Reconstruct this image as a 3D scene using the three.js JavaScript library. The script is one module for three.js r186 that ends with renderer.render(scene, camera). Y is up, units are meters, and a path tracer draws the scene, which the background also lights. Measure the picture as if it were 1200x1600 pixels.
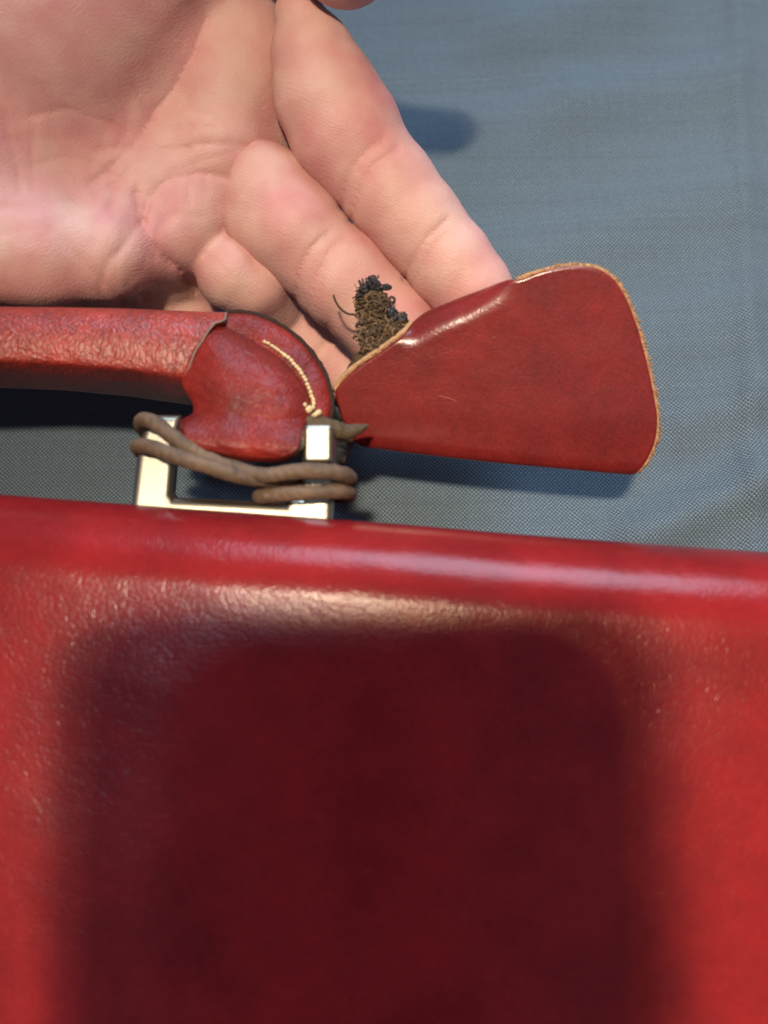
import * as THREE from 'three';
import { ImprovedNoise } from 'three/addons/math/ImprovedNoise.js';
import { RoundedBoxGeometry } from 'three/addons/geometries/RoundedBoxGeometry.js';
import { RectAreaLightUniformsLib } from 'three/addons/lights/RectAreaLightUniformsLib.js';
import { mergeGeometries, mergeVertices } from 'three/addons/utils/BufferGeometryUtils.js';

// ---------------------------------------------------------------- camera, lamps, exposure
const scene = new THREE.Scene();
const V = (x, y, z) => new THREE.Vector3(x, y, z);
const TILT = THREE.MathUtils.degToRad(20), F = 1800;           // F: focal length in pixels of the 1200 x 1600 photograph
const camera = new THREE.PerspectiveCamera(2 * THREE.MathUtils.radToDeg(Math.atan(800 / F)), 0.75, 0.01, 20);
camera.position.set(0, 0.20 * Math.cos(TILT), 0.20 * Math.sin(TILT));
camera.up.set(0, 0, -1);
camera.lookAt(0, 0, 0);
camera.focus = 0.191;
camera.userData.fStop = 14.5;
camera.updateMatrixWorld(true);
const CW = camera.matrixWorld.clone();
// lights: two small warm ceiling bulbs close to each other, one cool window across the table, a dim cool room
const LAMP_COLOR = new THREE.Color().setRGB(1, 0.80, 0.58), WINDOW_COLOR = new THREE.Color().setRGB(0.58, 0.76, 1);
const GOLD = new THREE.Color().setRGB(1, 0.62, 0.24), COOL = new THREE.Color().setRGB(0.62, 0.78, 1);
const LAMPS = [{ at: V(-0.195, 0.38, 2.2), power: 9, size: 0.055, color: LAMP_COLOR }, { at: V(-0.135, 0.37, 2.2), power: 17, size: 0.055, color: LAMP_COLOR, spot: true }, { at: V(-0.36, 0.44, 2.2), power: 1.5, size: 0.05, color: COOL }, { at: V(-0.06, 0.43, 2.2), power: 2.6, size: 0.02, color: GOLD }];   // in the camera's axes
const WINDOW = { at: V(0.20, 1.0, -1.10), size: [0.60, 0.58], power: 19 };
scene.background = new THREE.Color().setRGB(0.135, 0.135, 0.18);
const EXPOSURE = 1.0;

const renderer = new THREE.WebGLRenderer({ antialias: true });
renderer.toneMapping = THREE.LinearToneMapping;
renderer.toneMappingExposure = EXPOSURE;
renderer.shadowMap.enabled = true;
RectAreaLightUniformsLib.init();

// ---------------------------------------------------------------- small tools
let seed = 7;
const rnd = () => { seed = (seed * 1664525 + 1013904223) >>> 0; return seed / 4294967296; };
const rr = (a, b) => a + (b - a) * rnd();
const noise3 = new ImprovedNoise();
const nz = (x, y, z = 0) => noise3.noise(x + 31.7, y + 17.3, z + 5.1);
const fbm = (x, y, z = 0, n = 4) => { let s = 0, a = 0.5; for (let i = 0; i < n; i++) { s += a * nz(x, y, z); x *= 2.03; y *= 2.03; z *= 2.03; a *= 0.5; } return s; };
const clamp = THREE.MathUtils.clamp, lerp = THREE.MathUtils.lerp, sstep = THREE.MathUtils.smoothstep;
// K: a pixel of the photograph and a distance in front of the lens -> a point in the camera's axes; turned to the world when built
const K = (px, py, d) => V((px - 600) / F * d, (800 - py) / F * d, -d);
const used = {};
const numbered = (n) => { const k = used[n] = (used[n] ?? -1) + 1; return k ? `${n}_${String(k).padStart(3, '0')}` : n; };
function mesh(name, geo, mat, parent) {
  const m = new THREE.Mesh(geo, mat);
  m.name = parent ? name : numbered(name);
  m.castShadow = m.receiveShadow = true;
  (parent ?? scene).add(m);
  return m;
}
function tag(o, label, category, group, kind) {
  o.userData.label = label; o.userData.category = category;
  if (group) o.userData.group = group;
  if (kind) o.userData.kind = kind;
  return o;
}
function thing(name, at, label, category, group, kind) {
  const g = new THREE.Group(); g.name = numbered(name); g.position.copy(at); scene.add(g); g.updateMatrixWorld(true);
  return tag(g, label, category, group, kind);
}
// a geometry made in the camera's axes (cam) or the world's, added under a thing whose place is subtracted
function part(name, geo, mat, parent, world = false) {
  if (!world) geo.applyMatrix4(CW);
  let p = parent; const off = V(0, 0, 0);
  while (p && p !== scene) { off.add(p.position); p = p.parent; }
  geo.translate(-off.x, -off.y, -off.z);
  const m = mesh(name, geo, mat, parent);
  return m;
}
const curve = (pts, closed = false) => new THREE.CatmullRomCurve3(pts, closed, 'centripetal');
// 2D polyline through points, resampled evenly
function smooth2(pts, n, closed = false) {
  const c = new THREE.CatmullRomCurve3(pts.map(([x, y]) => V(x, y, 0)), closed, 'centripetal');
  c.arcLengthDivisions = 600;
  return c.getSpacedPoints(n).slice(0, closed ? n : n + 1).map((p) => [p.x, p.y]);
}
function tube(pts, radius, seg = 80, rad = 10, rough = 0, taper = null) {
  const c = curve(pts), g = new THREE.TubeGeometry(c, seg, 1, rad, false), pos = g.attributes.position, uv = g.attributes.uv;
  const len = c.getLength(), cen = [];
  for (let i = 0; i <= seg; i++) cen.push(c.getPointAt(i / seg));
  for (let i = 0; i < pos.count; i++) {
    const s = Math.floor(i / (rad + 1)), t = s / seg, k = cen[s], v = V().fromBufferAttribute(pos, i).sub(k);
    let r = radius * (taper ? taper(t) : 1);
    r *= Math.min(1, Math.sqrt(clamp(Math.min(t, 1 - t) * len / radius, 0.02, 1)));
    if (rough) r *= 1 + rough * fbm(v.x * 2 + t * len * 700, v.y * 2.2, v.z * 2.2, 3);
    pos.setXYZ(i, k.x + v.x * r, k.y + v.y * r, k.z + v.z * r);
    uv.setXY(i, uv.getX(i) * len, uv.getY(i) * radius * 6.28);
  }
  g.computeVertexNormals();
  return g;
}
function gridGeo(rows, cols, f, closedCols = false) {       // f(i, j) -> { p: Vector3, uv: [u, v] }
  const pos = [], uv = [], idx = [];
  for (let i = 0; i <= rows; i++) for (let j = 0; j <= cols; j++) { const r = f(i, j); pos.push(r.p.x, r.p.y, r.p.z); uv.push(r.uv[0], r.uv[1]); }
  const w = cols + 1;
  for (let i = 0; i < rows; i++) for (let j = 0; j < cols; j++) { const a = i * w + j; idx.push(a, a + 1, a + w, a + 1, a + w + 1, a + w); }
  const g = new THREE.BufferGeometry();
  g.setAttribute('position', new THREE.Float32BufferAttribute(pos, 3));
  g.setAttribute('uv', new THREE.Float32BufferAttribute(uv, 2));
  g.setIndex(idx); g.computeVertexNormals();
  return g;
}
const flat = (p) => [p.x * 0.9 - p.y * 0.43, p.x * 0.43 + p.y * 0.9];   // metres across a flat piece of leather, its grain set askew
const segDist = (x, y, a, b) => { const dx = b[0] - a[0], dy = b[1] - a[1], t = clamp(((x - a[0]) * dx + (y - a[1]) * dy) / (dx * dx + dy * dy + 1e-9), 0, 1); return Math.hypot(x - a[0] - t * dx, y - a[1] - t * dy); };
const lineDist = (x, y, L) => { let m = 1e9; for (let i = 0; i + 1 < L.length; i++) m = Math.min(m, segDist(x, y, L[i], L[i + 1])); return m; };
// a closed leather piece from an outline (pixels), star-shaped about c: front(x, y, e, s) and back(...) give the distance from the lens; e is the distance to the outline
function piece(outline, c, front, back, n = 220, rings = 26) {
  const O = smooth2(outline, n, true), loop = [...O, O[0]], dist = (x, y) => lineDist(x, y, loop);
  const k = (i, j, fn) => {
    const t = i / rings, r = 1 - (1 - t) * (1 - t), o = O[j % n], x = lerp(c[0], o[0], r), y = lerp(c[1], o[1], r), e = i === rings ? 0 : dist(x, y);
    const d = fn(x, y, e, j / n);
    const p = K(x, y, d);
    return { p, uv: flat(p) };
  };
  const a = gridGeo(rings, n, (i, j) => k(i, j, front)), b = gridGeo(rings, n, (i, j) => k(rings - i, j, back));
  const side = gridGeo(3, n, (i, j) => { const p = k(rings, j, front), q = k(rings, j, back); return { p: p.p.lerp(q.p, i / 3), uv: [p.uv[0], p.uv[1] + i * 0.0007] }; });
  const g = mergeVertices(mergeGeometries([a, side, b].map((q) => { q.deleteAttribute('normal'); return q; })), 1e-7);
  g.computeVertexNormals();
  return g;
}
// a band between two polylines, with rounded edges
function band(A, B, n, m, dist, thick, round = 0.0006) {
  const a = smooth2(A, n), b = smooth2(B, n), span = K(...A[0], 0.17).distanceTo(K(...A[A.length - 1], 0.17)) * 1.25;
  const at = (i, j, back) => {
    const t = j / m, x = lerp(a[i][0], b[i][0], t), y = lerp(a[i][1], b[i][1], t), e = Math.min(t, 1 - t) * 2;
    const p = K(x, y, dist(x, y, i / n, t) + round * (1 - Math.sqrt(1 - (1 - Math.min(1, e * 2)) ** 2)) + (back ? thick : 0));
    return { p, uv: [i / n * span, j / m * 0.006] };
  };
  const f = gridGeo(n, m, (i, j) => at(i, j, false)), k = gridGeo(n, m, (i, j) => at(i, m - j, true));
  const s1 = gridGeo(n, 1, (i, j) => at(i, 0, !j)), s2 = gridGeo(n, 1, (i, j) => at(i, m, !!j));
  const e1 = gridGeo(m, 1, (i, j) => at(0, i, !!j)), e2 = gridGeo(m, 1, (i, j) => at(n, i, !j));
  const g = mergeVertices(mergeGeometries([f, k, s1, s2, e1, e2].map((q) => { q.deleteAttribute('normal'); return q; })), 1e-7);
  g.computeVertexNormals();
  return g;
}

// ---------------------------------------------------------------- textures
function tex(size, fn, srgb, repeat) {
  const d = new Uint8Array(size * size * 4);
  for (let y = 0; y < size; y++) for (let x = 0; x < size; x++) {
    const c = fn(x, y), i = (y * size + x) * 4;
    d[i] = clamp(c[0], 0, 1) * 255; d[i + 1] = clamp(c[1], 0, 1) * 255; d[i + 2] = clamp(c[2], 0, 1) * 255; d[i + 3] = 255;
  }
  const t = new THREE.DataTexture(d, size, size);
  t.wrapS = t.wrapT = THREE.RepeatWrapping; t.magFilter = THREE.LinearFilter; t.minFilter = THREE.LinearMipmapLinearFilter; t.generateMipmaps = true;
  if (srgb) t.colorSpace = THREE.SRGBColorSpace;
  t.repeat.set(repeat, repeat); t.needsUpdate = true;
  return t;
}
const hash = (x, y, s = 0) => { let h = Math.imul(x, 374761393) ^ Math.imul(y, 668265263) ^ Math.imul(s + 1, 2246822519); h = Math.imul(h ^ (h >>> 13), 1274126177); return ((h ^ (h >>> 16)) >>> 0) / 4294967296; };
const mod = (a, n) => ((a % n) + n) % n;
function vnoise(x, y, period, s) {                            // tiling value noise
  const xi = Math.floor(x), yi = Math.floor(y), fx = x - xi, fy = y - yi, u = fx * fx * (3 - 2 * fx), v = fy * fy * (3 - 2 * fy), h = (a, b) => hash(mod(a, period), mod(b, period), s);
  return lerp(lerp(h(xi, yi), h(xi + 1, yi), u), lerp(h(xi, yi + 1), h(xi + 1, yi + 1), u), v);
}
const tfbm = (x, y, period, s, n = 4) => { let a = 0.5, t = 0, w = 0; for (let i = 0; i < n; i++) { t += a * vnoise(x, y, period, s + i); w += a; x *= 2; y *= 2; period *= 2; a *= 0.55; } return t / w; };
function worley(x, y, period, s) {
  const xi = Math.floor(x), yi = Math.floor(y); let f1 = 9, f2 = 9;
  for (let a = -1; a < 2; a++) for (let b = -1; b < 2; b++) {
    const cx = mod(xi + a, period), cy = mod(yi + b, period), dx = xi + a + hash(cx, cy, s) - x, dy = yi + b + hash(cx, cy, s + 9) - y, d = Math.sqrt(dx * dx + dy * dy);
    if (d < f1) { f2 = f1; f1 = d; } else if (d < f2) f2 = d;
  }
  return [f1, f2];
}
// leather: pebbled grain with folds (1024 texels over 5 cm), and mottled red dye
const TL = 1024;
const leatherBump = tex(TL, (x, y) => {
  const u = x / TL, v = y / TL, wx = tfbm(u * 12, v * 12, 12, 3) * 2.5, wy = tfbm(u * 12, v * 12, 12, 13) * 2.5;
  const [a, b] = worley(u * 62 + wx, v * 62 + wy, 62, 1), [c, d] = worley(u * 20 + wx * 1.2, v * 20 + wy * 1.2, 20, 5);
  const h = 0.42 * sstep(b - a, 0, 0.45) + 0.40 * sstep(d - c, 0, 0.22) + 0.3 * tfbm(u * 24, v * 24, 24, 21, 5) + 0.12 * tfbm(u * 200, v * 200, 200, 22, 2);
  return [h, h, h];
}, false, 1 / 0.05);
function dye(r, g, b, mottle, fleck, s, rep) {
  return tex(512, (x, y) => {
    const u = x / 512, v = y / 512, m = tfbm(u * 6, v * 6, 6, s, 5) - 0.5, f = tfbm(u * 60 + tfbm(u * 9, v * 9, 9, s + 2) * 6, v * 60, 60, s + 4, 3) - 0.5;
    const [w1, w2] = worley(u * 40 + m * 3, v * 40, 40, s), e = 1 - sstep(w2 - w1, 0, 0.25), k = 1 + mottle * m * 2 + fleck * f * 1.6;
    const q = fleck * e * 0.35 * (0.4 + tfbm(u * 10, v * 10, 10, s + 7));
    return [Math.sqrt(clamp(r * k + q * 0.22, 0, 1)), Math.sqrt(clamp(g * k + q * 0.09, 0, 1)), Math.sqrt(clamp(b * k + q * 0.06, 0, 1))];
  }, true, rep);
}
// plain weave: dark blue warp and paler weft, 64 threads each way in a tile
const NT = 96, TW = 1536, CELL = 0.00037;
const threadTone = (i, s) => 0.93 + 0.14 * hash(i, 3, s);
function weave(x, y) {
  let u = x / TW * NT, v = y / TW * NT;
  u += (tfbm(u / 4, v / 4, NT / 4, 40, 2) - 0.5) * 0.7; v += (tfbm(u / 4, v / 4, NT / 4, 44, 2) - 0.5) * 0.7;
  const i = Math.floor(u), j = Math.floor(v), fu = u - i - 0.5, fv = v - j - 0.5, over = mod(i + j, 2) === 0;
  const warp = Math.sqrt(Math.max(0, 1 - (fu * 2.05) ** 2)), weft = Math.sqrt(Math.max(0, 1 - (fv * 2.05) ** 2));
  const hw = warp * (over ? Math.cos(fv * 2.6) : 0.25), hf = weft * (over ? 0.25 : Math.cos(fu * 2.6));
  return { h: Math.max(hw, hf), warp: hw >= hf, i: mod(i, NT), j: mod(j, NT), u, v };
}
const clothMap = tex(TW, (x, y) => {
  const w = weave(x, y), t = w.warp ? threadTone(w.i, 50) : threadTone(w.j, 51), n = 0.8 + 0.4 * tfbm(w.u * 2, w.v * 2, NT * 2, 60, 2), lint = hash(Math.floor(x / 5), Math.floor(y / 5), 70) > 0.9994 ? 1.6 : 1;
  const c = w.warp ? [0.046, 0.073, 0.098] : [0.148, 0.204, 0.252], k = t * n * lint;
  return c.map((q) => Math.sqrt(q * k) * 0.985 + 0.005);
}, true, 1 / (NT * CELL));
const clothBump = tex(TW, (x, y) => { const h = weave(x, y).h; return [h, h, h]; }, false, 1 / (NT * CELL));
const skinBump = tex(1024, (x, y) => {
  const u = x / 1024, v = y / 1024, wx = tfbm(u * 10, v * 10, 10, 80, 3) * 3, wy = tfbm(u * 10, v * 10, 10, 85, 3) * 3;
  const [a, b] = worley(u * 36 + wx, v * 110 + wy, 2000, 6), ridge = 0.5 + 0.5 * Math.sin((u * 70 + v * 30 + wx * 0.9) * 6.2832);
  const h = 0.5 * sstep(b - a, 0, 0.3) + 0.2 * ridge + 0.3 * tfbm(u * 40, v * 40, 40, 88, 4);
  return [h, h, h];
}, false, 1 / 0.04);
const cordBump = tex(256, (x, y) => { const u = x / 256, v = y / 256, h = 0.5 + 0.35 * Math.sin((u * 8 + v * 2) * 6.2832) + 0.3 * (tfbm(u * 24, v * 24, 24, 90, 3) - 0.5); return [h, h, h]; }, false, 1);
cordBump.repeat.set(90, 110);

// ---------------------------------------------------------------- materials
const std = (o) => new THREE.MeshPhysicalMaterial(o);
const M = {
  bag: std({ map: dye(0.235, 0.0120, 0.0140, 0.34, 0.10, 100, 1 / 0.06), roughness: 0.22, specularIntensity: 0.36, bumpMap: leatherBump, bumpScale: 0.000019 }),
  grip: std({ map: dye(0.30, 0.034, 0.022, 0.40, 0.50, 120, 1 / 0.03), roughness: 0.42, bumpMap: leatherBump, bumpScale: 0.00012 }),
  wrap: std({ map: dye(0.20, 0.017, 0.012, 0.55, 0.18, 140, 1 / 0.03), roughness: 0.44, specularIntensity: 0.45, bumpMap: leatherBump, bumpScale: 0.00008 }),
  tag: std({ map: dye(0.185, 0.0155, 0.0150, 0.30, 0.2, 160, 1 / 0.035), roughness: 0.30, clearcoat: 0.3, clearcoatRoughness: 0.2, bumpMap: leatherBump, bumpScale: 0.000018 }),
  raw: std({ color: new THREE.Color().setRGB(0.40, 0.235, 0.12), roughness: 0.95, bumpMap: cordBump, bumpScale: 0.0001 }),
  scuff: std({ color: new THREE.Color().setRGB(0.30, 0.075, 0.045), roughness: 0.6 }),
  paint: std({ color: new THREE.Color().setRGB(0.028, 0.015, 0.010), roughness: 0.85, specularIntensity: 0.4 }),
  seam: std({ color: new THREE.Color().setRGB(0.20, 0.13, 0.10), roughness: 0.8 }),
  stitch: std({ color: new THREE.Color().setRGB(0.62, 0.50, 0.27), roughness: 0.8 }),
  cord: std({ map: dye(0.135, 0.090, 0.056, 0.5, 0.3, 180, 1 / 0.012), roughness: 0.72, bumpMap: cordBump, bumpScale: 0.00008 }),
  tail: std({ color: new THREE.Color().setRGB(0.075, 0.050, 0.026), roughness: 0.8, bumpMap: cordBump, bumpScale: 0.00008 }),
  fibre: std({ color: new THREE.Color().setRGB(0.135, 0.085, 0.044), roughness: 0.85 }),
  fibreDark: std({ color: new THREE.Color().setRGB(0.055, 0.034, 0.019), roughness: 0.9 }),
  burnt: std({ color: new THREE.Color().setRGB(0.008, 0.008, 0.010), roughness: 0.5 }),
  metal: std({ color: new THREE.Color().setRGB(0.44, 0.42, 0.34), metalness: 1, roughness: 0.36, bumpMap: leatherBump, bumpScale: 0.000006 }),
  cloth: std({ map: clothMap, bumpMap: clothBump, bumpScale: 0.00009, roughness: 0.92, sheen: 0.25, sheenRoughness: 0.6, sheenColor: new THREE.Color(0.5, 0.6, 0.75) }),
  skin: std({ color: 0xffffff, vertexColors: true, roughness: 0.50, specularIntensity: 0.45, bumpMap: skinBump, bumpScale: 0.00006 }),
  phone: std({ color: new THREE.Color().setRGB(0.03, 0.03, 0.035), roughness: 0.4 }),
  glass: std({ color: new THREE.Color().setRGB(0.01, 0.01, 0.012), roughness: 0.08 }),
  bulb: std({ color: 0x000000, emissive: LAMP_COLOR, emissiveIntensity: 12, roughness: 0.6 }),
  bulbAmber: std({ color: 0x000000, emissive: GOLD, emissiveIntensity: 20, roughness: 0.6 }),
  bulbCool: std({ color: 0x000000, emissive: COOL, emissiveIntensity: 4, roughness: 0.6 }),
  socket: std({ color: new THREE.Color().setRGB(0.6, 0.6, 0.6), roughness: 0.5 }),
  pane: std({ color: 0x000000, emissive: WINDOW_COLOR, emissiveIntensity: 1.5 }),
  windowFrame: std({ color: new THREE.Color().setRGB(0.75, 0.75, 0.75), roughness: 0.6 }),
};

// ---------------------------------------------------------------- the cloth on the table
{
  const g = new THREE.PlaneGeometry(0.56, 0.50, 420, 375); g.rotateX(-Math.PI / 2);
  const p = g.attributes.position, uv = g.attributes.uv;
  const ridge = (x, z, x0, z0, x1, z1, w, h) => { const d = segDist(x, z, [x0, z0], [x1, z1]); return h * Math.exp(-((d / w) ** 2)); };
  const T = (px, py) => { const a = camera.position, q = K(px, py, 0.2).applyMatrix4(CW), k = a.y / (a.y - q.y); return [lerp(a.x, q.x, k), lerp(a.z, q.z, k)]; };  // where the table shows at a pixel
  const c0 = T(1152, 60), c1 = T(1168, 640), ridges = [[1000, 838, 1215, 742, 0.0050, 0.0040], [1080, 655, 1200, 610, 0.006, 0.0026], [820, 40, 980, -10, 0.009, 0.0034], [640, 235, 900, 180, 0.010, 0.0020], [840, 400, 1120, 300, 0.009, 0.0032], [760, 620, 1120, 500, 0.011, 0.003], [900, 150, 1130, 120, 0.007, 0.0022]].map(([a, b, c, d, w, h]) => [...T(a, b), ...T(c, d), w, h]);
  for (let i = 0; i < p.count; i++) {
    const x = p.getX(i), z = p.getZ(i) - 0.05;
    let h = 0.0012 * fbm(x * 22 + z * 6, z * 34, 1.3, 3) + 0.0005 * fbm(x * 70, z * 80, 4.1, 2);
    const cx = lerp(c0[0], c1[0], (z - c0[1]) / (c1[1] - c0[1])) + 0.0005 * nz(z * 60, 2), q = x - cx;     // ironed crease running away from the bag
    h += 0.0026 * Math.exp(-Math.abs(q) / (q < 0 ? 0.0026 : 0.006));
    for (const r of ridges) h += ridge(x, z, ...r);
    p.setXYZ(i, x, Math.max(0, h + 0.0012), z);
    const a = 0.035; uv.setXY(i, x * Math.cos(a) - z * Math.sin(a), -x * Math.sin(a) - z * Math.cos(a));
  }
  g.computeVertexNormals();
  const t = mesh('tablecloth', g, M.cloth);
  t.position.y = -0.0035;
  tag(t, 'slate blue woven cloth spread under the red bag and the hand', 'tablecloth', null, 'structure');
}

// ---------------------------------------------------------------- the bag
const SIL = K(600, 818, 0.163).applyMatrix4(CW), UPI = V(0, 1, 0).transformDirection(CW);
const BA = THREE.MathUtils.degToRad(4.5), E1 = V(Math.cos(BA), 0, Math.sin(BA)), E2 = V(Math.sin(BA), 0, -Math.cos(BA)), UP = V(0, 1, 0);
const bag = thing('handbag', V(0.0, 0, 0.09), 'glossy red leather bag lying flat with rounded top edge and carrying handle', 'handbag');
{
  const R = 0.0118, CC = SIL.clone().addScaledVector(UPI, -R), slope = THREE.MathUtils.degToRad(14);
  const prof = [];                                             // [along E2, height, arc length] round the section
  const y0 = CC.y;
  for (let i = 0; i <= 4; i++) prof.push([-0.16 + 0 * i, 0.012 + 0.004 * i]);
  prof.length = 0;
  const L = 0.165, nF = 120, nA = 46;
  for (let i = 0; i < nF; i++) { const s = L * (1 - i / nF), a = Math.PI / 2 + slope; prof.push([R * Math.cos(a) - s * Math.cos(slope), y0 + R * Math.sin(a) - s * Math.sin(slope) + 0.0012 * sstep(s, 0.02, 0.09)]); }
  for (let i = 0; i <= nA; i++) { const a = (Math.PI / 2 + slope) * (1 - i / nA); prof.push([R * Math.cos(a), y0 + R * Math.sin(a)]); }
  for (let i = 1; i <= 8; i++) prof.push([R - 0.002 * i / 8, y0 * (1 - i / 8) + 0.010 * i / 8]);
  for (let i = 1; i <= 8; i++) { const a = -Math.PI / 2 * i / 8; prof.push([R - 0.012 + 0.010 * Math.cos(a), 0.010 + 0.010 * Math.sin(a)]); }
  prof.push([-0.15, 0.0]); prof.push([-0.168, 0.004]); prof.push([prof[0][0] - 0.004, prof[0][1] - 0.006]);
  prof.push([...prof[0]]);
  const arc = [0]; for (let i = 1; i < prof.length; i++) arc.push(arc[i - 1] + Math.hypot(prof[i][0] - prof[i - 1][0], prof[i][1] - prof[i - 1][1]));
  const cols = 260, X0 = -0.115, X1 = 0.135, mid = [-0.07, 0.022];
  const g = gridGeo(prof.length - 1, cols, (i, j) => {
    let t = j / cols, x = lerp(X0, X1, t), k = 1;
    const e = Math.min(x - X0, X1 - x), RE = 0.016;
    if (e < RE) { const q = Math.sqrt(Math.max(0, 1 - (1 - e / RE) ** 2)); k = j === 0 || j === cols ? 0 : lerp(0.82, 1, q); if (k === 0) x = clamp(x, X0, X1); }
    const nn = 0.0005 * fbm(x * 26, arc[i] * 30, 2.2, 2) + 0.00006 * fbm(x * 140 + arc[i] * 60, arc[i] * 200, 7.7, 3);
    const w = mid[0] + (prof[i][0] - mid[0]) * k, h = mid[1] + (prof[i][1] - mid[1]) * k;
    const p = V(CC.x, 0, CC.z).addScaledVector(E1, x).addScaledVector(E2, w + (h > 0.005 ? nn * 0.5 : 0)).addScaledVector(UP, h + (h > 0.005 ? nn : 0));
    return { p, uv: [x, arc[i]] };
  });
  part('body', g, M.bag, bag, true);
}

// ---------------------------------------------------------------- the metal ring of the handle
{
  const D = 0.1665, s = D / F, sh = new THREE.Shape(), q = (x, y) => [(x - 600) * s, (800 - y) * s];
  const poly = (S, P) => P.forEach(([x, y], i) => (i ? S.lineTo(...q(x, y)) : S.moveTo(...q(x, y))));
  poly(sh, [[240, 655], [284, 655], [276, 700], [270, 772], [276, 782], [450, 791], [456, 781], [474, 781], [480, 690], [522, 690], [516, 825], [214, 806], [226, 700]]);
  const g = new THREE.ExtrudeGeometry(sh, { depth: 0.0022, bevelEnabled: true, bevelThickness: 0.0011, bevelSize: 0.0011, bevelOffset: -0.0007, bevelSegments: 6, curveSegments: 4 });
  g.translate(0, 0, -D);
  { const p = g.attributes.position, y0 = (800 - 815) * s; for (let i = 0; i < p.count; i++) { const k = 1 + (p.getY(i) - y0) * 0.22 / 0.167; p.setXYZ(i, p.getX(i) * k, y0 + (p.getY(i) - y0) * k, p.getZ(i) - (p.getY(i) - y0) * 0.22); } g.computeVertexNormals(); }
  const ring = part('handle_ring', g, M.metal, bag);
  const bar = new THREE.CylinderGeometry(0.0017, 0.0017, 270 * s, 24); bar.rotateZ(Math.PI / 2 - 0.04); const bc = K(378, 684, 0.1715); bar.translate(bc.x, bc.y, bc.z);
  part('ring_bar', bar, M.metal, bag);
  const blk = new RoundedBoxGeometry(47 * s, 62 * s, 0.0042, 4, 0.0009); blk.rotateX(-0.06); blk.rotateY(-0.02);
  const c = K(498, 696, 0.1650); blk.translate(c.x, c.y, c.z);
  part('ring_end_block', blk, M.metal, bag);
  const pin = new THREE.SphereGeometry(0.0008, 16, 12); const pc = K(466, 694, 0.1615); pin.translate(pc.x, pc.y, pc.z);
  part('pin', pin, M.metal, bag);
}

// ---------------------------------------------------------------- the handle
const handle = new THREE.Group(); handle.name = 'handle'; handle.position.copy(K(300, 600, 0.172).applyMatrix4(CW).sub(bag.position)); bag.add(handle);
const interp = (T, x) => { if (x <= T[0][0]) return T[0][1]; for (let i = 1; i < T.length; i++) if (x <= T[i][0]) return lerp(T[i - 1][1], T[i][1], (x - T[i - 1][0]) / (T[i][0] - T[i - 1][0])); return T[T.length - 1][1]; };
const gripTop = [[-400, 520], [-200, 492], [0, 479], [100, 480], [200, 482], [290, 486], [352, 488]], gripLow = [[-400, 650], [-200, 612], [0, 606], [100, 610], [200, 619], [270, 629], [352, 640]];
const seamX = [[486, 352], [499, 350], [503, 335], [515, 325], [550, 303], [590, 288], [610, 289], [632, 300]];
const gripAt = (x, a, grow = 0) => {
  const t = interp(gripTop, x), l = interp(gripLow, x), cy = (t + l) / 2, hy = (l - t) / 2 + grow, c = Math.cos(a), s = Math.sin(a), pw = (v, e) => Math.sign(v) * Math.abs(v) ** e;
  let y = cy - hy * pw(s, 0.82), d = 0.1727 - 0.0058 * pw(c, 0.85);
  d += 0.0105 * Math.max(0, (y - (l - 42)) / 42) ** 1.15;                      // the front turns under along a ridge
  return [y, d];
};
{
  const n = 130, m = 96;
  const g = gridGeo(n, m, (i, j) => {
    const a = j / m * Math.PI * 2 - Math.PI, yEnd = gripAt(310, a)[0], xe = Math.cos(a) > -0.35 ? interp(seamX, yEnd) : interp(seamX, yEnd) + 10, t = Math.min(1, i / (n - 3)), x = lerp(-420, xe, t), inner = Math.max(0, i - (n - 3));
    const [y, d] = gripAt(x, a, inner * -2.5);
    const ra = Math.sin(a), fold = -2.2 * Math.exp(-(((y - lerp(577, 602, clamp(x / 280, -1, 1))) / 5) ** 2)) * (Math.cos(a) > 0 ? 1 : 0);
    return { p: K(x + inner * 0.6, y, d + (inner ? 0.0003 * inner : 0) + fold * 0.0001 + 0.0002 * fbm(x * 0.02, y * 0.03, 3)), uv: [x / F * 0.17, a * 0.0063] };
  });
  const grip = part('grip', g, M.grip, handle);
  const P = []; for (let k = 0; k <= 30; k++) { const a = lerp(1.45, -1.35, k / 30), y = gripAt(310, a)[0], x = interp(seamX, y), [yy, d] = gripAt(x, a); P.push(K(x + 1.5, yy, d + 0.0001)); }
  part('cut_edge', tube(P, 0.00017, 120, 8, 0.5), M.seam, grip);
}
const dome = (e, R, H) => H * Math.sqrt(Math.max(0, 1 - (1 - Math.min(1, e / R)) ** 2));
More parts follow.
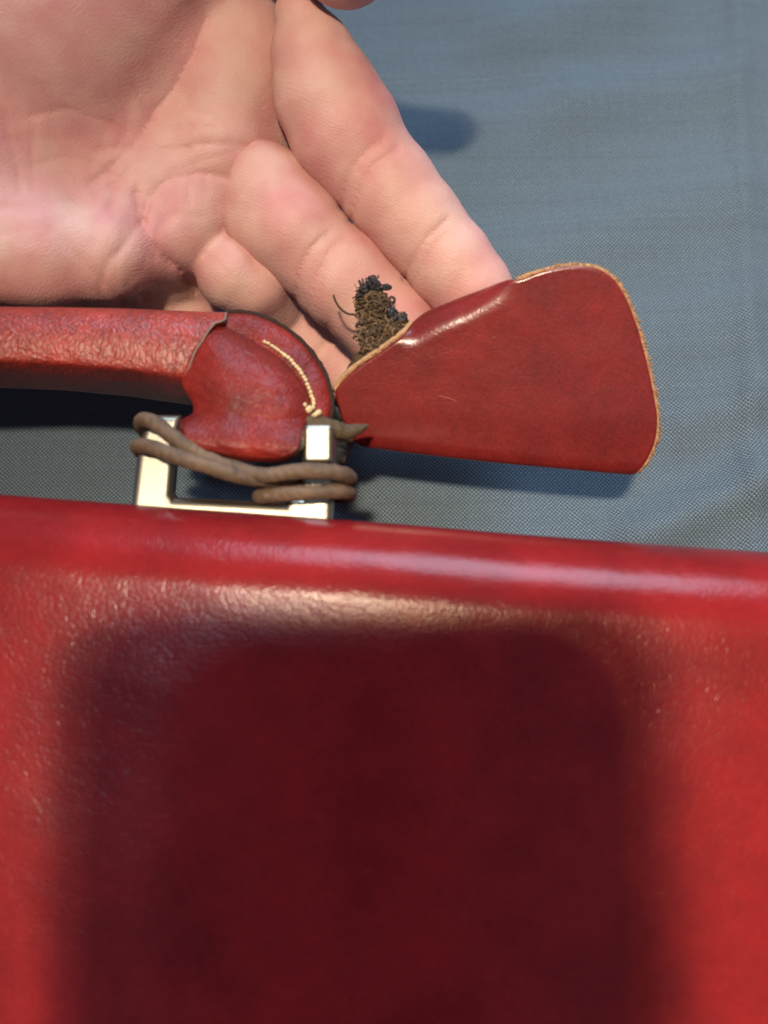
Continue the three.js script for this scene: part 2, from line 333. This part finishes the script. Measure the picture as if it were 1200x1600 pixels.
{
  const O = [[300, 504], [335, 503], [370, 518], [410, 541], [445, 567], [470, 596], [484, 625], [487, 648], [478, 668], [476, 690], [468, 708], [448, 720], [400, 722], [350, 716], [310, 706], [289, 696], [281, 676], [284, 657], [301, 645], [300, 630], [284, 600], [286, 555]];
  const top = (x, y, e) => {
    const cyl = Math.abs(y - lerp(678, 692, (x - 285) / 190)), hc = cyl < 36 ? 0.0042 * Math.sqrt(1 - (cyl / 36) ** 2) * Math.sqrt(Math.min(1, e / 7 + 0.03)) : 0;
    const hd = dome(e, 62, 0.0048) * (1 - 0.30 * sstep(y, 570, 690)) * (0.75 + 0.25 * sstep(x, 280, 360)), k = 0.0022, dd = Math.abs(hc - hd), mx = Math.max(hc, hd) + Math.max(0, k - dd) ** 2 / (4 * k);
    return 0.1722 - 0.00004 * (y - 500) - mx * 1.0 - 0.00035 * fbm(x * 0.02 + y * 0.012, y * 0.05 - x * 0.02, 6, 3) * Math.min(1, e / 12);
  };
  const w = part('end_wrap', piece(O, [390, 628], top, (x, y, e) => 0.1742 - 0.00004 * (y - 500) + dome(e, 60, 0.002), 260, 40), M.wrap, handle);
  // the strap behind it, its painted edge and its stitches
  const outer = [[354, 489], [385, 490], [412, 497], [445, 514], [477, 541], [500, 571], [513, 602], [518, 632], [514, 655], [502, 668]], inner = [[330, 512], [360, 532], [390, 550], [420, 568], [442, 590], [455, 615], [460, 640], [460, 655], [460, 665], [470, 676]];
  const sd = (x, y, t, q) => 0.1716 - 0.00003 * (y - 500) - 0.0006 * Math.sin(Math.PI * q) - 0.0003 * fbm(x * 0.05, y * 0.05, 2.5, 3);
  const strap = part('strap', band(outer, inner, 120, 24, sd, 0.0024, 0.0009), M.wrap, handle);
  part('edge_paint', tube(outer.map(([x, y]) => K(x, y, 0.1728 - 0.00003 * (y - 500))), 0.00048, 120, 10, 0.7), M.paint, strap);
  const line = smooth2([[411, 532], [438, 549], [460, 569], [476, 591], [486, 614], [490, 636], [480, 650]], 24);
  for (let i = 0; i < 24; i++) {
    const [x0, y0] = line[i], [x1, y1] = line[i + 1], lift = (x, y) => 0.17035 - 0.00003 * (y - 500);
    const a = K(lerp(x0, x1, 0.02) - rr(0, 1.5), lerp(y0, y1, 0.02) + rr(-1, 1), lift(x0, y0)), b = K(lerp(x0, x1, 1.0) + rr(0, 1.5), lerp(y0, y1, 1.0) + rr(-1, 1), lift(x1, y1)), mid = a.clone().lerp(b, 0.5); mid.z += 0.0002;
    part('stitch', tube([a, mid, b], i < 6 ? 0.0002 : 0.00030, 10, 8, 0.5), M.stitch, strap);
  }
  for (const [x, y, r, dx, dy] of [[476, 646, 6, 6, -6], [466, 655, 6, -9, 6], [486, 652, 4, 9, -6], [472, 640, 4, 3, -6], [452, 664, 4, -7, 3]])
    part('loose_thread', tube([K(x, y, 0.1655), K(x + dx, y + dy, 0.165), K(x + dx * 1.8, y + dy * 1.6, 0.1655)], r * 0.000085, 14, 8, 0.8), M.stitch, strap);
}

// ---------------------------------------------------------------- the leather tag
const tagBase = K(780, 600, 0.185).applyMatrix4(CW);
const bell = thing('leather_tag', tagBase, 'dark red folded leather key tag with pale fuzzy raw edge held out by the fingertips', 'leather tag');
const TAGO = [[524, 613], [534, 597], [556, 577], [600, 546], [630, 523], [645, 503], [664, 488], [700, 472], [750, 453], [796, 437], [812, 437], [842, 426], [876, 418], [910, 416], [938, 422], [960, 438], [978, 466], [992, 500], [1004, 540], [1014, 580], [1022, 620], [1027, 655], [1023, 690], [1010, 720], [991, 741], [965, 741], [880, 733], [780, 724], [680, 713], [600, 703], [558, 694], [545, 672], [532, 648]];
const foldLine = [[640, 500], [664, 486], [700, 470], [750, 451], [800, 434]], lowLine = [[550, 697], [600, 705], [680, 715], [780, 726], [880, 735], [1000, 744]];
const tagDepth = (x, y) => 0.1752 + 0.000027 * (y - 600) + 0.000006 * (800 - x) * 0.5 - 0.0006 * Math.sin((x - 524) / 500 * Math.PI) + 0.00018 * fbm(x * 0.008, y * 0.01, 1.7, 3);
const tagFront = (x, y, e) => {
  const q1 = lineDist(x, y, foldLine), q2 = lineDist(x, y, lowLine), R1 = 46, R2 = 24, drop = (q, R, H) => (q < R ? H * (1 - Math.sqrt(Math.max(0, 1 - ((R - q) / R) ** 2))) : 0);
  return tagDepth(x, y) + drop(q1, R1, 0.0050 * (1 - sstep(x, 720, 815))) + drop(q2, R2, 0.0016) + 0.0007 * sstep(y, 640, 735) + (e < 5 ? 0.0003 * (1 - Math.sqrt(1 - (1 - e / 5) ** 2)) : 0);
};
{
  const front = part('front_leaf', piece(TAGO, [780, 590], tagFront, (x, y, e) => Math.max(tagFront(x, y, 9) + 0.0012, tagDepth(x, y) + 0.0014), 360, 44), M.tag, bell);
  const back = part('back_leaf', piece(TAGO.map(([x, y]) => [lerp(x, 780, 0.012), lerp(y, 590, 0.012) - 1]), [780, 590], (x, y) => tagDepth(x, y) + 0.0022 + 0.0008 * sstep(y, 640, 735), (x, y, e) => tagDepth(x, y) + 0.0036 + 0.0004 * Math.min(1, e / 20), 200, 14), M.tag, bell);
  const edgeR = smooth2([[806, 437], [842, 425], [876, 417], [910, 415], [938, 421], [961, 437], [979, 466], [993, 500], [1005, 540], [1015, 580], [1023, 620], [1028, 655], [1024, 690], [1011, 720], [994, 740]], 90);
  const edgeL = smooth2([[523, 616], [532, 599], [554, 577], [600, 545], [632, 521], [646, 505]], 40);
  const D = (x, y) => tagFront(x, y, 9) + 0.0008;
  part('raw_edge', tube(edgeR.map(([x, y]) => K(x, y, D(x, y))), 0.00030, 260, 10, 1.5), M.raw, bell);
  part('raw_edge', tube(edgeL.map(([x, y]) => K(x - 1, y - 3, D(x, y) + 0.0002)), 0.00044, 140, 10, 0.9), M.raw, bell);
  const fz = [];
  const fuzz = (L, n, s) => { for (let i = 0; i < n; i++) { const k = rnd() * (L.length - 2), a = Math.floor(k), [x0, y0] = L[a], [x1, y1] = L[a + 1], f = k - a, x = lerp(x0, x1, f), y = lerp(y0, y1, f), nx = (y1 - y0), ny = -(x1 - x0), m = Math.hypot(nx, ny), l = rr(2, 6) * s, d = D(x, y) + rr(-0.0004, 0.0005), t = rr(-4, 4); fz.push(tube([K(x, y, d), K(x + nx / m * l * 0.6 + t * 0.4, y + ny / m * l * 0.6, d), K(x + nx / m * l + t, y + ny / m * l + rr(-2, 2), d + rr(-0.0002, 0.0002))], rr(0.00005, 0.00011), 5, 4)); } };
  fuzz(edgeR, 520, 1); fuzz(edgeL, 40, 0.7);
  const f = part('frayed_fibres', mergeGeometries(fz), M.raw, bell); f.userData.kind = 'stuff';
  part('scuff', tube([K(684, 618, tagFront(684, 618, 9) + 0.00006), K(700, 622, tagFront(700, 622, 9) + 0.00001), K(718, 629, tagFront(718, 629, 9) + 0.00007)], 0.00008, 20, 6, 0.9), M.scuff, front);
}

// ---------------------------------------------------------------- the cord
const cord = thing('cord', K(400, 740, 0.165).applyMatrix4(CW), 'brown waxed cord wound round the metal ring, frayed burnt end behind the tag', 'cord');
{
  const R = 0.00112, kk = (L) => L.map(([x, y, d]) => K(x, y, d));
  part('strand', tube(kk([[285, 700, 0.1735], [248, 688, 0.1735], [226, 672, 0.1705], [222, 657, 0.1655], [240, 660, 0.1622], [272, 684, 0.1612], [315, 712, 0.1612], [365, 731, 0.1614], [412, 742, 0.1612], [455, 738, 0.1606], [500, 736, 0.160], [535, 741, 0.1617], [546, 750, 0.167], [525, 757, 0.1725], [490, 752, 0.1735]]), R, 260, 14, 0.28), M.cord, cord);
  part('strand', tube(kk([[285, 716, 0.1735], [244, 714, 0.1735], [222, 706, 0.170], [216, 697, 0.165], [235, 698, 0.1618], [275, 713, 0.1602], [330, 730, 0.1602], [385, 746, 0.1612], [425, 750, 0.1635], [465, 752, 0.168], [490, 750, 0.1735]]), R, 220, 14, 0.28), M.cord, cord);
  part('winding', tube(kk([[440, 762, 0.1705], [410, 772, 0.1665], [408, 776, 0.163], [440, 772, 0.1612], [490, 769, 0.1604], [532, 768, 0.162], [546, 772, 0.167], [528, 776, 0.1725], [480, 772, 0.174], [440, 764, 0.172]]), R * 0.96, 200, 14, 0.28), M.cord, cord);
  part('knot_end', tube(kk([[452, 668, 0.1665], [478, 662, 0.166], [510, 668, 0.1668], [540, 675, 0.168], [577, 665, 0.1702]]), 0.0016, 60, 14, 0.4, (t) => 1.05 - 0.75 * t * t), M.tail, cord);
  part('strand', tube(kk([[505, 740, 0.178], [535, 690, 0.181], [556, 640, 0.181], [560, 600, 0.1808], [562, 576, 0.180], [580, 552, 0.179], [592, 530, 0.178]]), 0.0018, 90, 12, 0.5), M.tail, cord);
  // the frayed end: loose curled yarn with burnt tips
  const tuft = new THREE.Group(); tuft.name = 'frayed_end'; tuft.position.copy(K(590, 500, 0.178).applyMatrix4(CW).sub(cord.position)); cord.add(tuft);
  const lobes = [[581, 466, 26, 28], [582, 512, 25, 36], [613, 506, 19, 19], [592, 545, 26, 22]];
  const light = [], dark = [];
  for (const [cx, cy, rx, ry] of lobes) {
    const s = new THREE.IcosahedronGeometry(1, 4), p = s.attributes.position;
    for (let i = 0; i < p.count; i++) { const v = V().fromBufferAttribute(p, i), k = 0.72 + 0.5 * fbm(v.x * 2.2 + cx, v.y * 2.2, v.z * 2.2, 3); const q = K(cx + v.x * rx * k, cy - v.y * ry * k, 0.1775 - v.z * k * 0.0022); p.setXYZ(i, q.x, q.y, q.z); }
    s.computeVertexNormals(); dark.push(s.index ? s.toNonIndexed() : s);
  }
  for (let i = 0; i < 420; i++) {
    const [cx, cy, rx, ry] = lobes[i % 4], a = rr(0, 6.28), q = Math.sqrt(rnd()), x = cx + Math.cos(a) * rx * q * 0.85, y = cy + Math.sin(a) * ry * q * 0.85, z = 0.1752 + 0.0016 * q * q + rr(-0.0003, 0.0006), w = rr(6, 15), b = rr(-2.6, -0.4), cu = rr(-2.4, 2.4), pts = [];
    let X = x - Math.cos(b) * w, Y = y - Math.sin(b) * w, h = b;
    for (let k = 0; k < 6; k++) { pts.push(K(X, Y, z + rr(-0.00025, 0.00025) + (k === 0 || k === 5 ? 0.0007 : 0))); X += Math.cos(h) * w * 0.42; Y += Math.sin(h) * w * 0.42; h += cu * 0.5; }
    (i % 5 < 2 ? light : dark).push(tube(pts, rr(0.00006, 0.00026), 16, 5, 0.6).toNonIndexed());
  }
  for (const L of [light, dark]) L.forEach((q) => { for (const n of Object.keys(q.attributes)) if (!['position', 'normal', 'uv'].includes(n)) q.deleteAttribute(n); });
  part('yarn', mergeGeometries(light), M.fibre, tuft).userData.kind = 'stuff';
  part('yarn', mergeGeometries(dark), M.fibreDark, tuft).userData.kind = 'stuff';
  part('loose_fibre', tube(kk([[556, 492, 0.1765], [543, 490, 0.176], [530, 480, 0.1757], [523, 467, 0.1756], [521, 460, 0.1757]]), 0.00017, 40, 7, 0.4), M.fibreDark, tuft);
  for (const [x, y, r, e] of [[581, 441, 11, 1.1], [569, 451, 9, 1], [590, 447, 8, 1], [560, 461, 5, 1], [604, 449, 8, 0.8], [612, 489, 10, 1.1], [617, 496, 7, 1], [630, 496, 8, 1]]) {
    const s = new THREE.IcosahedronGeometry(1, 5), p = s.attributes.position;
    for (let i = 0; i < p.count; i++) { const v = V().fromBufferAttribute(p, i), k = 0.85 + 0.7 * fbm(v.x * 1.7 + x, v.y * 1.7, v.z * 1.7, 3), q = K(x + v.x * r * k, y - v.y * r * k * e, 0.1757 - v.z * k * r * 0.00009); p.setXYZ(i, q.x, q.y, q.z); }
    s.computeVertexNormals();
    part('burnt_tip', s, M.burnt, tuft);
  }
}

// ---------------------------------------------------------------- the hand: one surface meshed from a distance field
{
  const B = (L) => L.map(([x, y, d, r]) => { const p = K(x, y, d); return [p.x, p.y, p.z, r * d / F]; });
  const fingers = [
    B([[468, 24, 0.180, 40], [488, 84, 0.1815, 64], [508, 146, 0.183, 82], [540, 208, 0.1845, 87], [566, 247, 0.1851, 77], [606, 295, 0.1855, 76], [648, 345, 0.186, 71], [668, 370, 0.1863, 67], [702, 410, 0.1867, 67.5], [736, 452, 0.1873, 62], [775, 505, 0.188, 50]]),
    B([[430, 310, 0.1868, 68], [460, 358, 0.1872, 78], [492, 394, 0.1882, 73], [531, 431, 0.189, 76], [611, 511, 0.191, 70], [690, 605, 0.193, 52]]),
    B([[364, 424, 0.1892, 61], [394, 440, 0.1905, 57], [440, 492, 0.2015, 45], [540, 585, 0.2045, 44]]),
    B([[250, 465, 0.2, 50], [330, 540, 0.202, 46], [415, 620, 0.204, 42]]),
  ];
  const palm = [
    B([[362, 0, 0.1875, 76], [350, 130, 0.1868, 72], [342, 215, 0.1868, 68]]),
    B([[300, 330, 0.1882, 66], [225, 300, 0.190, 84]]),
    B([[-120, 380, 0.176, 95], [60, 392, 0.179, 86], [160, 394, 0.1815, 74], [246, 382, 0.186, 50]]),
    B([[-60, 250, 0.189, 130], [200, 270, 0.193, 100], [330, 230, 0.195, 80]]),
    B([[200, 100, 0.192, 120], [400, 120, 0.194, 80]]), B([[240, 260, 0.197, 110], [400, 250, 0.199, 80]]), B([[200, 400, 0.195, 70], [330, 370, 0.199, 70]]), B([[60, 455, 0.195, 60], [300, 440, 0.203, 50]]),
    B([[-500, 210, 0.178, 240], [-200, 220, 0.178, 200], [0, 230, 0.187, 150]]),
    B([[-1100, 230, 0.178, 260], [-500, 210, 0.178, 240]]),
  ];
  const heel = B([[402, 272, 0.187, 50], [394, 345, 0.1872, 45]]);      // the broad base of the second finger
  const thumb = B([[10, -20, 0.184, 240], [85, 20, 0.1835, 205], [300, -150, 0.174, 105], [430, -150, 0.174, 82], [540, -66, 0.174, 66], [690, -150, 0.159, 60]]);
  const cone = (x, y, z, a, b) => {
    const dx = b[0] - a[0], dy = b[1] - a[1], dz = b[2] - a[2], t = clamp(((x - a[0]) * dx + (y - a[1]) * dy + (z - a[2]) * dz) / (dx * dx + dy * dy + dz * dz), 0, 1);
    return Math.hypot(x - a[0] - t * dx, y - a[1] - t * dy, z - a[2] - t * dz) - lerp(a[3], b[3], t);
  };
  const smin = (a, b, k) => { const h = Math.max(0, k - Math.abs(a - b)) / k; return Math.min(a, b) - h * h * k * 0.25; };
  const chain = (x, y, z, L, k) => { let d = 1; for (let i = 0; i + 1 < L.length; i++) d = smin(d, cone(x, y, z, L[i], L[i + 1]), k); return d; };
  // skin folds: [points in pixels, distance, width mm, depth mm]
  const folds = [
    [[[545, 325], [562, 290], [583, 258], [622, 228]], 0.177, 0.35, 0.45], [[[528, 305], [540, 275], [562, 245], [598, 214]], 0.177, 0.4, 0.40], [[[560, 262], [575, 240], [600, 222]], 0.177, 0.3, 0.2],
    [[[632, 420], [648, 396], [668, 368], [700, 338]], 0.178, 0.35, 0.42], [[[646, 428], [664, 402], [690, 368]], 0.178, 0.3, 0.22],
    [[[458, 455], [466, 425], [486, 392], [514, 366]], 0.182, 0.35, 0.45], [[[478, 478], [496, 432], [520, 390], [538, 374]], 0.182, 0.35, 0.38], [[[490, 480], [508, 438], [530, 400]], 0.182, 0.25, 0.16],
    [[[478, 566], [500, 540], [514, 520]], 0.195, 0.4, 0.4],
    [[[308, -10], [288, 45], [255, 95], [222, 132], [196, 178], [160, 225], [120, 262]], 0.170, 0.7, 0.6],
    [[[160, 232], [200, 222], [260, 228], [320, 218], [390, 214]], 0.178, 0.45, 0.35], [[[215, 140], [232, 175], [260, 195], [330, 190]], 0.178, 0.4, 0.25],
    [[[222, 350], [232, 305], [262, 276], [310, 264], [352, 266]], 0.179, 0.5, 0.45], [[[222, 345], [236, 378], [258, 400], [286, 414]], 0.178, 0.7, 0.4],
    [[[200, 285], [208, 335], [192, 378], [166, 410], [146, 450]], 0.174, 0.7, 0.45], [[[160, 250], [170, 300], [150, 350], [148, 380]], 0.174, 0.6, 0.3],
    [[[0, 330], [60, 322], [130, 290], [180, 250]], 0.172, 0.5, 0.25], [[[0, 135], [60, 118], [130, 126], [190, 150]], 0.160, 0.6, 0.25], [[[20, 230], [70, 205], [120, 215], [160, 240]], 0.165, 0.5, 0.25],
    [[[278, 424], [268, 405], [250, 392]], 0.178, 0.5, 0.4],
    ...Array.from({ length: 34 }, () => { const x = rr(20, 330), y = rr(140, 430), a = rr(0.6, 2.3) + (rnd() < 0.3 ? 1.2 : 0), l = rr(25, 70), b = rr(-12, 12); return [[[x - Math.cos(a) * l, y - Math.sin(a) * l], [x + b, y + b * 0.5], [x + Math.cos(a) * l, y + Math.sin(a) * l]], 0.174, rr(0.3, 0.6), rr(0.06, 0.2)]; }),
  ].map(([L, d, w, h]) => ({ L: L.map(([x, y]) => { const p = K(x, y, d); return [p.x, p.y]; }), w: w / 1000, h: h / 1000 }));
  for (const f of folds) { const xs = f.L.map((p) => p[0]), ys = f.L.map((p) => p[1]); f.box = [Math.min(...xs) - f.w * 3, Math.max(...xs) + f.w * 3, Math.min(...ys) - f.w * 3, Math.max(...ys) + f.w * 3]; }
  const carve = (x, y) => { let s = 0; for (const f of folds) if (x > f.box[0] && x < f.box[1] && y > f.box[2] && y < f.box[3]) { const d = lineDist(x, y, f.L); if (d < f.w * 3) s += f.h * Math.exp(-d / f.w); } return s; };
  // palm with thumb and the two folded fingers, then the two long fingers that press against them in sharp folds
  const fields = [(x, y, z) => {
    let p = 1; for (const L of palm) p = smin(p, chain(x, y, z, L, 0.002), 0.009);
    p = smin(p, chain(x, y, z, thumb, 0.004), 0.005);
    return smin(p, smin(chain(x, y, z, fingers[2], 0.0008), chain(x, y, z, fingers[3], 0.0008), 0.0004), 0.0012);
  }, (x, y, z) => chain(x, y, z, fingers[0], 0.0012), (x, y, z) => smin(chain(x, y, z, fingers[1], 0.0012), cone(x, y, z, ...heel), 0.005)];
  const pos = [], idx = [];
  const E = [[0, 1], [0, 2], [0, 4], [1, 3], [1, 5], [2, 3], [2, 6], [3, 7], [4, 5], [4, 6], [5, 7], [6, 7]], cv = new Float32Array(8);
  const skinMesh = (field, lo, hi, h) => {
    const n = [0, 1, 2].map((k) => Math.ceil((hi[k] - lo[k]) / h)), val = new Float32Array(n[0] * n[1] * n[2]).fill(1), at = (i, j, k) => (k * n[1] + j) * n[0] + i, S = 8;
    for (let K0 = 0; K0 < n[2]; K0 += S) for (let J0 = 0; J0 < n[1]; J0 += S) for (let I0 = 0; I0 < n[0]; I0 += S) {   // a coarse pass finds where the surface is
      const c = field(lo[0] + (I0 + S / 2) * h, lo[1] + (J0 + S / 2) * h, lo[2] + (K0 + S / 2) * h), far = Math.abs(c) > S * h * 1.1 + 0.003;
      for (let k = K0; k < Math.min(n[2], K0 + S); k++) for (let j = J0; j < Math.min(n[1], J0 + S); j++) for (let i = I0; i < Math.min(n[0], I0 + S); i++) {
        if (far) { val[at(i, j, k)] = c; continue; }
        const x = lo[0] + i * h, y = lo[1] + j * h, z = lo[2] + k * h;
        let v = field(x, y, z);
        if (Math.abs(v) < 0.003) v += carve(x, y) * (1 - 0.5 * fbm(x * 300, y * 300, 0, 2)) - 0.00045 * fbm(x * 90, y * 90, z * 90, 3);
        val[at(i, j, k)] = v;
      }
    }
    const id = new Int32Array(val.length).fill(-1);
    for (let k = 0; k < n[2] - 1; k++) for (let j = 0; j < n[1] - 1; j++) for (let i = 0; i < n[0] - 1; i++) {
      let m = 0; for (let q = 0; q < 8; q++) { cv[q] = val[at(i + (q & 1), j + ((q >> 1) & 1), k + (q >> 2))]; if (cv[q] < 0) m |= 1 << q; }
      if (m === 0 || m === 255) continue;
      let sx = 0, sy = 0, sz = 0, c = 0;
      for (const [a, b] of E) if ((cv[a] < 0) !== (cv[b] < 0)) { const t = cv[a] / (cv[a] - cv[b]); sx += lerp(a & 1, b & 1, t); sy += lerp((a >> 1) & 1, (b >> 1) & 1, t); sz += lerp(a >> 2, b >> 2, t); c++; }
      id[at(i, j, k)] = pos.length / 3; pos.push(lo[0] + (i + sx / c) * h, lo[1] + (j + sy / c) * h, lo[2] + (k + sz / c) * h);
    }
    for (let k = 1; k < n[2] - 1; k++) for (let j = 1; j < n[1] - 1; j++) for (let i = 1; i < n[0] - 1; i++) {
      const a = val[at(i, j, k)] < 0;
      const quad = (p, q, r, s, flip) => { const v = [p, q, r, s].map((t) => id[at(...t)]); if (v.some((t) => t < 0)) return; if (flip) idx.push(v[0], v[2], v[1], v[1], v[2], v[3]); else idx.push(v[0], v[1], v[2], v[1], v[3], v[2]); };
      if (a !== (val[at(i + 1, j, k)] < 0)) quad([i, j - 1, k - 1], [i, j, k - 1], [i, j - 1, k], [i, j, k], !a);
      if (a !== (val[at(i, j + 1, k)] < 0)) quad([i - 1, j, k - 1], [i, j, k - 1], [i - 1, j, k], [i, j, k], a);
      if (a !== (val[at(i, j, k + 1)] < 0)) quad([i - 1, j - 1, k], [i, j - 1, k], [i - 1, j, k], [i, j, k], !a);
    }
  };
  skinMesh(fields[0], [-0.135, 0.008, -0.213], [0.023, 0.105, -0.126], 0.00045);
  for (const q of [0, 1]) { const F0 = fingers[q], lim = (k, sg) => sg * Math.max(...F0.map((p) => sg * p[k] + p[3] + 0.003)); skinMesh(fields[q + 1], [lim(0, -1), lim(1, -1), lim(2, -1)], [lim(0, 1), lim(1, 1), lim(2, 1)], 0.0004); }
  const g = new THREE.BufferGeometry(), nv = pos.length / 3, col = new Float32Array(nv * 3), uv = new Float32Array(nv * 2);
  // skin: pink peach, blotchy, rosier on the pads and in the folds
  for (let i = 0; i < nv; i++) {
    const x = pos[i * 3], y = pos[i * 3 + 1], z = pos[i * 3 + 2], b = fbm(x * 45, y * 45, z * 45, 4), c = fbm(x * 160 + 9, y * 160, z * 160, 3), cr = Math.min(1, carve(x, y) * 1400);
    const rosy = clamp(0.45 + 1.1 * b + 1.0 * c + 0.22 * cr, 0, 1);
    col[i * 3] = lerp(0.58, 0.52, rosy); col[i * 3 + 1] = lerp(0.37, 0.235, rosy); col[i * 3 + 2] = lerp(0.32, 0.23, rosy);
    const a = 0.7; uv[i * 2] = x * Math.cos(a) + y * Math.sin(a); uv[i * 2 + 1] = y * Math.cos(a) - x * Math.sin(a);
  }
  g.setAttribute('position', new THREE.Float32BufferAttribute(pos, 3));
  g.setAttribute('color', new THREE.BufferAttribute(col, 3)); g.setAttribute('uv', new THREE.BufferAttribute(uv, 2));
  g.setIndex(idx);
  g.computeVertexNormals(); const gc = g;
  gc.applyMatrix4(CW);
  const base = K(200, 300, 0.2).applyMatrix4(CW); gc.translate(-base.x, -base.y, -base.z);
  const hand = mesh('hand', gc, M.skin); hand.position.copy(base);
  tag(hand, 'bare open hand, palm up, reaching under the handle with fingers holding out the tag', 'hand');
  console.log('hand', nv);
}

// ---------------------------------------------------------------- outside the frame: the phone that takes the picture, bulbs, window
{
  const ph = thing('phone', camera.position.clone(), 'black phone held above the bag, its shadow falling on the red leather', 'phone');
  const w = 0.0745, hgt = 0.150, g = new RoundedBoxGeometry(w, hgt, 0.0076, 6, 0.0036);
  const sh = new THREE.Shape(), r = 0.0115, x0 = -0.0500, x1 = x0 + w, y1 = 0.0138, y0 = y1 - hgt;
  sh.moveTo(x0 + r, y0); sh.lineTo(x1 - r, y0); sh.absarc(x1 - r, y0 + r, r, -Math.PI / 2, 0); sh.lineTo(x1, y1 - r); sh.absarc(x1 - r, y1 - r, r, 0, Math.PI / 2); sh.lineTo(x0 + r, y1); sh.absarc(x0 + r, y1 - r, r, Math.PI / 2, Math.PI); sh.lineTo(x0, y0 + r); sh.absarc(x0 + r, y0 + r, r, Math.PI, Math.PI * 1.5);
  const e = new THREE.ExtrudeGeometry(sh, { depth: 0.006, bevelEnabled: true, bevelThickness: 0.0008, bevelSize: 0.0006, bevelSegments: 3 }); e.translate(0, 0, 0.0042);
  part('body', e, M.phone, ph);
  const lens = new THREE.CylinderGeometry(0.0062, 0.0062, 0.002, 40); lens.rotateX(Math.PI / 2); lens.translate(0, 0, 0.0024); part('lens', lens, M.glass, ph);
}
// the second lamp is a focused spot: its round pool of light ends across the palm and the far left of the cloth
function spotLight(at, power) {
  const on = [[850, 0, 0.236], [315, 180, 0.175], [60, 515, 0.168]].map((q) => { const p = K(...q), k = (at.z + 0.175) / (at.z - p.z); return V(lerp(at.x, p.x, k), lerp(at.y, p.y, k), -0.175); });
  const [a, b, c] = on, d = 2 * (a.x * (b.y - c.y) + b.x * (c.y - a.y) + c.x * (a.y - b.y)), q = (p) => p.x * p.x + p.y * p.y;
  const m = V((q(a) * (b.y - c.y) + q(b) * (c.y - a.y) + q(c) * (a.y - b.y)) / d, (q(a) * (c.x - b.x) + q(b) * (a.x - c.x) + q(c) * (b.x - a.x)) / d, -0.175);
  const axis = m.clone().sub(at), r = m.distanceTo(b);
  const l = new THREE.SpotLight(LAMP_COLOR, power, 0, Math.atan(r / axis.length()), 0.03);
  l.target.position.copy(m.applyMatrix4(CW)); scene.add(l.target); l.target.updateMatrixWorld();
  return l;
}
LAMPS.forEach(({ at, power, size, color, spot }, i) => {
  const o = thing('ceiling_lamp', at.clone().applyMatrix4(CW), ['large warm ceiling bulb next to the cool white one', 'large warm ceiling bulb next to the tiny amber one', 'round cool white ceiling bulb, leftmost of the row', 'tiny amber ceiling bulb, rightmost of the row'][i], 'lamp');
  mesh('bulb', new THREE.SphereGeometry(size, 32, 20), color === COOL ? M.bulbCool : color === GOLD ? M.bulbAmber : M.bulb, o);
  const k = mesh('socket', new THREE.CylinderGeometry(0.03, 0.034, 0.06, 24), M.socket, o); k.position.y = size + 0.032;
  const l = spot ? spotLight(at, power) : new THREE.PointLight(color, power);
  l.shadow.radius = size / 0.02; l.castShadow = true; l.position.set(0, 0, 0); o.add(l); l.name = 'bulb_light';
});
{
  const o = thing('window', WINDOW.at, 'bright cool window across the table', 'window');
  const [w, h] = WINDOW.size, p = new THREE.Mesh(new THREE.BoxGeometry(w, h, 0.01), M.pane); p.name = 'pane'; o.add(p);
  for (const [sx, sy, x, y] of [[w + 0.1, 0.05, 0, h / 2 + 0.026], [w + 0.1, 0.05, 0, -h / 2 - 0.026], [0.05, h, w / 2 + 0.026, 0], [0.05, h, -w / 2 - 0.026, 0]]) { const f = new THREE.Mesh(new RoundedBoxGeometry(sx, sy, 0.04, 3, 0.006), M.windowFrame); f.position.set(x, y, 0); f.name = 'frame'; o.add(f); }
  o.lookAt(0, 0, 0);
  const l = new THREE.RectAreaLight(WINDOW_COLOR, WINDOW.power, w, h); l.name = 'window_light';
  l.position.copy(WINDOW.at).multiplyScalar(1 - 0.012 / WINDOW.at.length()); scene.add(l); l.lookAt(0, 0, 0);
}

renderer.render(scene, camera);
